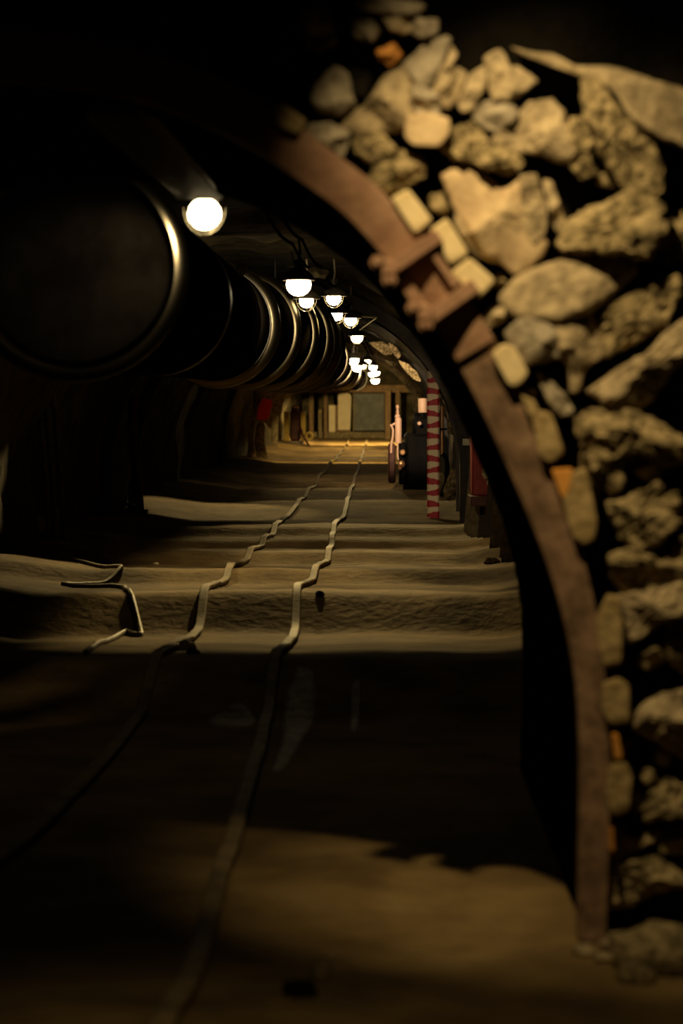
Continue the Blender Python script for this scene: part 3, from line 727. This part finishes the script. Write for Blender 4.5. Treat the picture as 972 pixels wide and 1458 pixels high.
# ------------------------------------------------------------------ striped post
def stripes():
    m=bpy.data.materials.new('red_white_stripes'); m.use_nodes=True; nt=m.node_tree; b=nt.nodes['Principled BSDF']; b.inputs['Roughness'].default_value=.6
    tc=nt.nodes.new('ShaderNodeTexCoord'); sp=nt.nodes.new('ShaderNodeSeparateXYZ'); nt.links.new(tc.outputs['Object'],sp.inputs[0])
    nz=nt.nodes.new('ShaderNodeTexNoise'); nz.inputs['Scale'].default_value=14; nt.links.new(tc.outputs['Object'],nz.inputs['Vector'])
    def mth(op,a,b_):
        n=nt.nodes.new('ShaderNodeMath'); n.operation=op
        for i,x in enumerate((a,b_)):
            if x is None: continue
            if isinstance(x,(int,float)): n.inputs[i].default_value=x
            else: nt.links.new(x,n.inputs[i])
        return n.outputs[0]
    z=mth('MULTIPLY',sp.outputs[2],2*math.pi/.132)
    s=mth('SINE',mth('ADD',z,mth('MULTIPLY',mth('SUBTRACT',nz.outputs['Fac'],.5),2.4)),None)
    s2=mth('SINE',mth('MULTIPLY',z,.5),None)
    tilt=mth('MULTIPLY',mth('MULTIPLY',sp.outputs[0],12.0),s2)
    v=mth('GREATER_THAN',mth('ADD',s,tilt),.0)
    mx=nt.nodes.new('ShaderNodeMix'); mx.data_type='RGBA'; nt.links.new(v,mx.inputs[0])
    mx.inputs[6].default_value=(.66,.54,.34,1); mx.inputs[7].default_value=(.34,.007,.014,1)
    nt.links.new(mx.outputs[2],b.inputs['Base Color']); return m
M['stripe']=stripes()
YP=28.3; bx=(616.5-486)/F*YP; z0=fh(bx,YP); zt=P(616,528,YP).z
b=MB(); fr=[]
for i in range(40):
    z=z0+(zt-z0)*i/39; wv=.006*noise.noise(Vector((z*5,0,3)))
    fr.append((Vector((bx+wv,YP,z)),Vector((1,0,0)),Vector((0,1,0))))
b.sweep(fr,[(-.07,-.01),(-.05,-.03),(.05,-.03),(.07,-.01),(.07,.04),(-.07,.04)])
tag(b.build('striped_post',M['stripe'],org=(bx,YP,z0)),'red and white striped barrier post standing by the right wall','post')

# ------------------------------------------------------------------ drilling machine at right (Y about 36)
YM=35.2
def pb(x0,y0,x1,y1,Y=YM,dep=.3,**k):
    a=P(x0,y0,Y);c=P(x1,y1,Y); return MB().box(((a.x+c.x)/2,Y+dep/2,(a.z+c.z)/2),(abs(c.x-a.x),dep,abs(a.z-c.z)),**k)
t=thing('drilling_machine',P(590,706,YM),'black track-mounted drilling machine with a short pale cylinder on top','machine')
b=pb(578,618,612,704,dep=1.4,bev=.04)
b.box(P(600,610,YM+.4),(.26,.6,.35),bev=.04); b.build('body',M['darkmetal'],t)
b=MB(); b.lathe(P(601.5,588,YM+.3),[(.062,0),(.066,.01),(.066,.20),(.058,.215),(.05,.215)],20); b.build('cylinder',M['pink'],t)['label']='short pale pinkish cylinder'
b=MB()
for k in range(8):
    w=math.pi*k/4; c=P(600,594,YM+.3); b.box(c+Vector((math.cos(w)*.085,math.sin(w)*.085,.0)),(.05,.05,.14),rz=w)
b.lathe(P(600,598,YM+.3),[(.1,-.06),(.11,-.02),(.09,.06)],16); b.build('flange_collar',M['darkmetal'],t)
b=MB(); b.lathe(P(597,603,YM-.05),[(.02,-.02),(.03,0),(.02,.02)],10,axis='y'); b.build('bolt_head',M['pink'],t)
b=pb(574,690,612,704,Y=YM-.2,dep=.2,bev=.02); b.build('bumper',M['darkmetal'],t)
for k in range(2):
    b=MB(); b.lathe(P(579,690,YM+.25+k*.8),[(.05,-.05),(.15,-.04),(.15,.02),(.17,.03),(.17,.05),(.06,.06)],20,axis='x'); b.build('wheel',M['darkmetal'],t)
t=thing('lever_stand',P(565,690,YM),'slim pale control column with a pointed finial and side lever, left of the black machine','lever')
a=P(567,595,YM); z1=P(567,631,YM).z
b=MB(); b.lathe((a.x,YM,z1),[(.045,0),(.048,.01),(.048,a.z-z1-.02),(.04,a.z-z1)],14); b.build('column',M['pink'],t)
b=MB(); h=a.z; b.lathe((a.x-.012,YM,h),[(.036,0),(.042,.02),(.030,.045),(.018,.06),(.026,.075),(.016,.10),(.013,.13),(.025,.15),(.025,.165),(.008,.19)],14); b.build('finial',M['pink'],t)
b=MB(); b.tube([P(564,602,YM),P(560,604,YM),P(557,606,YM),P(559.5,612,YM),P(559,622,YM),P(557,632,YM),P(556.5,645,YM)],.016,8)
b.lathe(P(557,606,YM),[(.01,-.02),(.022,-.01),(.022,.01),(.01,.02)],10); b.build('lever',M['pink'],t)
b=pb(553,632,563,688,dep=.5,bev=.02); b.build('housing',M['darkred'],t)
b=pb(568,630,578,690,dep=.4,bev=.02); b.build('side_housing',M['darkmetal'],t)
b=MB(); b.tube([P(566,632,YM-.05),P(566,648,YM-.05),P(567,655,YM-.05)],.012,8); b.build('pipe',M['pink'],t)
b=MB(); b.lathe(P(573,644,YM-.1),[(.03,-.02),(.045,0),(.03,.02)],12,axis='y'); b.build('gauge',M['brass'],t)
b=MB(); b.lathe(P(571,661,YM-.1),[(.03,-.02),(.055,0),(.04,.02)],12,axis='y'); b.lathe(P(569,667,YM-.1),[(.01,-.02),(.03,0),(.01,.02)],12,axis='y'); b.build('valve',M['brass'],t)
t=thing('standpipe',P(630,706,31.5),'slim dull pink pipe with a dark clamp, right of the striped post','pipe')
b=MB(); b.tube([P(629,578,31.5),P(629,648,31.5)],.024,12); b.tube([P(629,578,31.5),P(634,584,31.5)],.02,8); b.build('pipe',M['brass'],t)
b=MB(); b.box(P(630,611,31.45),(.11,.07,.025)); b.build('clamp',M['darkmetal'],t)
b=MB(); b.tube([P(629,646,31.5),P(634,650,31.5),P(637,662,31.5),P(636,685,31.5),P(630,700,31.5),P(628,707,31.5)],.03,10); b.build('hose',M['darkmetal'],t)

# ------------------------------------------------------------------ red cart and cloth, planks at right
YC=22.6
t=thing('red_cabinet',P(690,722,YC),'dull red metal cabinet on the right wall behind the tagged arch','cabinet')
b=MB(); a=P(672,600,YC);c=P(722,706,YC); b.box(((a.x+c.x)/2,YC+.2,(a.z+c.z)/2),(c.x-a.x,.4,a.z-c.z),bev=.015); b.build('body',M['red'],t)
b=MB(); a=P(671,706,YC-.04);c=P(722,721,YC-.04); b.box(((a.x+c.x)/2,YC+.2,(a.z+c.z)/2),(c.x-a.x+.02,.5,a.z-c.z),bev=.01); b.build('base_plate',M['darkred'],t)['label']='darker base lip'
stone('work_glove',[(685,668),(689,663),(697,664),(701,674),(699,684),(690,682),(685,676)],'cloth','crumpled pale glove hanging on the red cabinet','glove',Yf=YC-.07,thick=.04,dome=.05,rough=.6,seed=700)
stone('cloth_strip',[(692,684),(697,684),(704,694),(712,706),(704,702),(694,694)],'white','pale cloth strip hanging below the glove on the red cabinet','cloth',Yf=YC-.08,thick=.03,dome=.03,rough=.5,seed=701)
PL=[(664,766,'plank'),(672,770,'plank'),(678,774,'plank'),(684,779,'plankdark'),(694,784,'plankdark'),(706,796,'plank'),(716,806,'plank'),(721,816,'plank'),(732,818,'plank')]
PLAB=['narrow plank leaning right behind the foot of the tagged arch','dusty plank second from the tagged arch, below the red cabinet','plank with a pale edge under the left part of the red cabinet','dark plank under the middle of the red cabinet','wide black plank under the right part of the red cabinet','pale-edged plank just past the right end of the red cabinet','broad dusty plank between two thin ones near the passage wall','thin pale-edged plank near the passage wall','last leaning plank beside the black passage wall']
for i,(px,py,mt) in enumerate(PL):
    x,y=G(px,py); z=fh(x,y)-.02; dx=.09; w=.06+.03*(i%3)
    b=MB(); hgt=.95+.1*(i%2)
    fr=[(Vector((x+dx*(zz/hgt)**1.0,y+.05*zz,z+zz)),Vector((.92,-.38,0)),Vector((.38,.92,0))) for zz in [hgt*k/6 for k in range(7)]]
    b.sweep(fr,[(-w/2,-.012),(w/2,-.012),(w/2+.004,0),(w/2,.016),(-w/2,.016),(-w/2-.004,0)])
    tag(b.build('lagging_plank',M[mt],org=(x,y,z)),PLAB[i],'plank','planks leaning on the right wall')

# ------------------------------------------------------------------ left side
t=thing('prop_post',lat(-2.86,27.5,0),'leaning dark reddish post at left where the lit floor begins','post')
b=MB(); x,y=G(200,744); z=fh(x,y)
b.tube([Vector((x,y,z-.03)),P(197,700,y),P(190,640,y),P(187,560,y)],.05,10); b.build('post',M['darkred'],t)
b=MB(); b.box((x,y,z+.02),(.16,.16,.05)); b.build('foot_plate',M['rib'],t)
x,y=G(50,797); r=.11
t=thing('log',(x,y,fh(x,y)),'round log end just visible in the dark at far left','log')
b=MB(); b.lathe((x,y,fh(x,y)+.12),[(.10,0),(.115,.01),(.115,1.2),(.1,1.21)],18,axis='y'); b.build('trunk',M['plank'],t)
b=MB(); b.lathe((x,y-.004,fh(x,y)+.12),[(.095,0),(.096,.004)],18,axis='y'); b.build('cut_end',M['wood'],t)
for i,(px,py) in enumerate([(68,796),(78,794),(90,792)]):
    x,y=G(px,py); z=fh(x,y)
    b=MB(); b.tube([Vector((x,y,z-.05)),Vector((x-.03,y+.1,z+.5)),Vector((x-.1,y+.1,z+1.3))],.025,8)
    tag(b.build('lagging_pole',M['plank'],org=(x,y,z)),['thin dim pole right beside the log end','middle thin dim pole of the three by the log end','thin dim pole of the three farthest from the log end'][i],'pole','thin poles on the left wall')

# far left machine
YL=66
def fb(x0,y0,x1,y1,Y,dep=.2,**k): return pb(x0,y0,x1,y1,Y=Y,dep=dep,**k)
t=thing('drill_carriage',P(412,640,YL),'small dark red machine between two yellow masts at the far left','machine')
fb(392,628,432,639,YL,.8,bev=.03).build('base',M['rockgrey'],t)
for (x0,x1) in((404,411.5),(428,434.5)): fb(x0,586,x1,628,YL,.12,bev=.01).build('mast',M['yellow'],t)
b=fb(413,584,427,628,YL+.05,.3,bev=.04); b.lathe(P(420,582,YL+.15),[(.08,-.05),(.11,0),(.1,.06),(.04,.09)],14); b.build('motor',M['darkred'],t)
b=MB(); b.lathe(P(421,580,YL+.1),[(.09,-.01),(.10,.0),(.09,.02)],14); b.build('cap',M['pink'],t)
b=MB(); c=P(440,621,YL-.1); b.tube([c+Vector((math.cos(math.pi*k/10)*.09,0,math.sin(math.pi*k/10)*.09)) for k in range(21)],.035,10,cap=False); b.build('ring',M['yellow'],t)
b=MB(); b.tube([P(428,610,YL-.1),P(432,622,YL-.2),P(438,632,YL-.3),P(443,638,YL-.4)],.03,8); b.build('arm',M['darkred'],t)
# end wall furniture
YE=79
t=thing('white_locker',P(490,619,YE),'tall cream panel with clipped top corners at the far end','panel')
pp=[(481,619),(481,562),(485,557),(490,556),(499,562),(500,566),(498,619)]
a=[P(x,y,YE) for x,y in pp]
MB().add([p for p in a]+[p+Vector((0,.08,0)) for p in a],[list(range(7)),list(range(13,6,-1))]+[[i,(i+1)%7,7+(i+1)%7,7+i] for i in range(7)]).build('panel',M['white'],t,angle=30)
fb(481,612,498,620,YE-.02,.1).build('plinth',M['timber'],t)
tag(fb(468,577,477,618,YE-.3,.08).build('narrow_board',M['white'],org=P(472,618,YE-.3)),'narrow cream board left of the tall cream panel','board')
tag(fb(476.5,577,481,619,YE-.2,.1).build('timber_strip',M['timber'],org=P(479,619,YE-.2)),'brown timber strip between the two cream boards','timber')
tag(fb(453,583,458,627,YE-1,.1).build('thin_post',M['plank'],org=P(455,627,YE-1)),'thin pale post left of the cream boards','post')
t=thing('notice_board',P(526,613,YE),'wide grey-green board between the cream panel and a brown post','board')
fb(504,560,547,613,YE+.1,.06).build('board',M['board'],t)
fb(502,558,504.5,614,YE+.05,.1).build('frame',M['plank'],t)
tag(fb(440,615,548,629,YE-.6,.5,bev=.02).build('timber_sill',M['plank'],org=P(490,629,YE-.6)),'long low timber sill along the foot of the far wall','beam')
for i,(x0,x1) in enumerate([(548,556),(563,569),(440,446),(461,466)]):
    Yq=[76,77,78,78][i]
    tag(fb(x0,556,x1,632,Yq,.16).build('timber_post',M['timber'],org=P(x0,632,Yq)),['thick brown timber post right of the grey-green board','thinner timber post farthest right at the far end','timber post farthest left at the far end','dark timber post beside the narrow cream board'][i],'post','timber posts at the far end')
tag(fb(430,548,590,559,77.5,.3,bev=.02).build('timber_beam',M['timber'],org=P(510,559,77.5)),'dark horizontal timber beam across the far end','beam')
tag(fb(500,640,501,641,60,.01).build('x',M['timber']),'x','x') if False else None

# ------------------------------------------------------------------ lights for the near chamber, added spots for the tunnel
def spot(name,loc,tgt,e,ang,bl,col,soft,wide=1):
    ld=bpy.data.lights.new(name,'SPOT'); ld.energy=e; ld.spot_size=math.radians(ang); ld.spot_blend=bl; ld.color=col; ld.shadow_soft_size=soft
    o=bpy.data.objects.new(name,ld); C.objects.link(o); o.location=loc; o.scale=(wide,1,1); o.rotation_euler=(Vector(tgt)-Vector(loc)).to_track_quat('-Z','Y').to_euler()
spot('work_lamp',(.07,5.45,3.12),P(815,470,6.5),215,58,1.0,(1,.76,.40),.03)
spot('floor_lamp_behind',(.3,2.4,2.8),(-.1,4.9,0),75,29,1.0,(1,.76,.36),.06,2.2)

bm_=(1,.74,.46)  # extra spots set beside the lamps, added to brighten single targets
spot('added_beam',P(508,480,31.2)+Vector((.02,.10,-.06)),lat(.2,35.5,1.45),750,34,.5,bm_,.05,1.5)
spot('added_beam',P(479,448,23.2)+Vector((.03,.08,-.04)),lat(.50,28.3,.75),170,24,.8,bm_,.05)
spot('added_beam',P(508,522,40)+Vector((-.05,.11,-.06)),lat(-2.7,50.2,.9),260,22,.7,bm_,.06)
spot('added_beam',P(531,522,55)+Vector((-.06,.11,-.05)),lat(-2.6,66,.5),420,34,.8,bm_,.06)
spot('added_beam',P(499,455,24.6)+Vector((.06,-.06,-.06)),lat(1.0,21.3,.35),110,40,.8,(1,.72,.3),.05)
spot('added_beam',P(291,303,9.85)+Vector((-.08,.06,-.02)),lat(-1.15,10.25,1.95),60,75,.8,(1,.78,.45),.05)
spot('added_beam',P(425,404,16.9)+Vector((-.06,.10,-.02)),lat(-1.1,18.6,1.8),150,70,.5,(1,.78,.45),.06)
w=bpy.data.worlds.new('World'); S.world=w; w.use_nodes=True
w.node_tree.nodes['Background'].inputs[0].default_value=(0,0,0,1); w.node_tree.nodes['Background'].inputs[1].default_value=0
for o in bpy.data.objects:
    if '_o' in o: del o['_o']
cam=bpy.data.cameras.new('camera'); co=bpy.data.objects.new('camera',cam); C.objects.link(co)
co.location=(0,0,H); co.rotation_euler=(math.pi/2,0,0); cam.lens=85; cam.sensor_width=36; cam.sensor_fit='AUTO'
cam.shift_y=-(729-HY)/1458; cam.clip_start=.05; cam.clip_end=300
cam.dof.use_dof=True; cam.dof.focus_distance=23; cam.dof.aperture_fstop=2.6
S.camera=co
S.view_settings.view_transform='Standard'; S.view_settings.look='None'; S.view_settings.gamma=1; S.view_settings.exposure=0
S.view_settings.use_curve_mapping=False
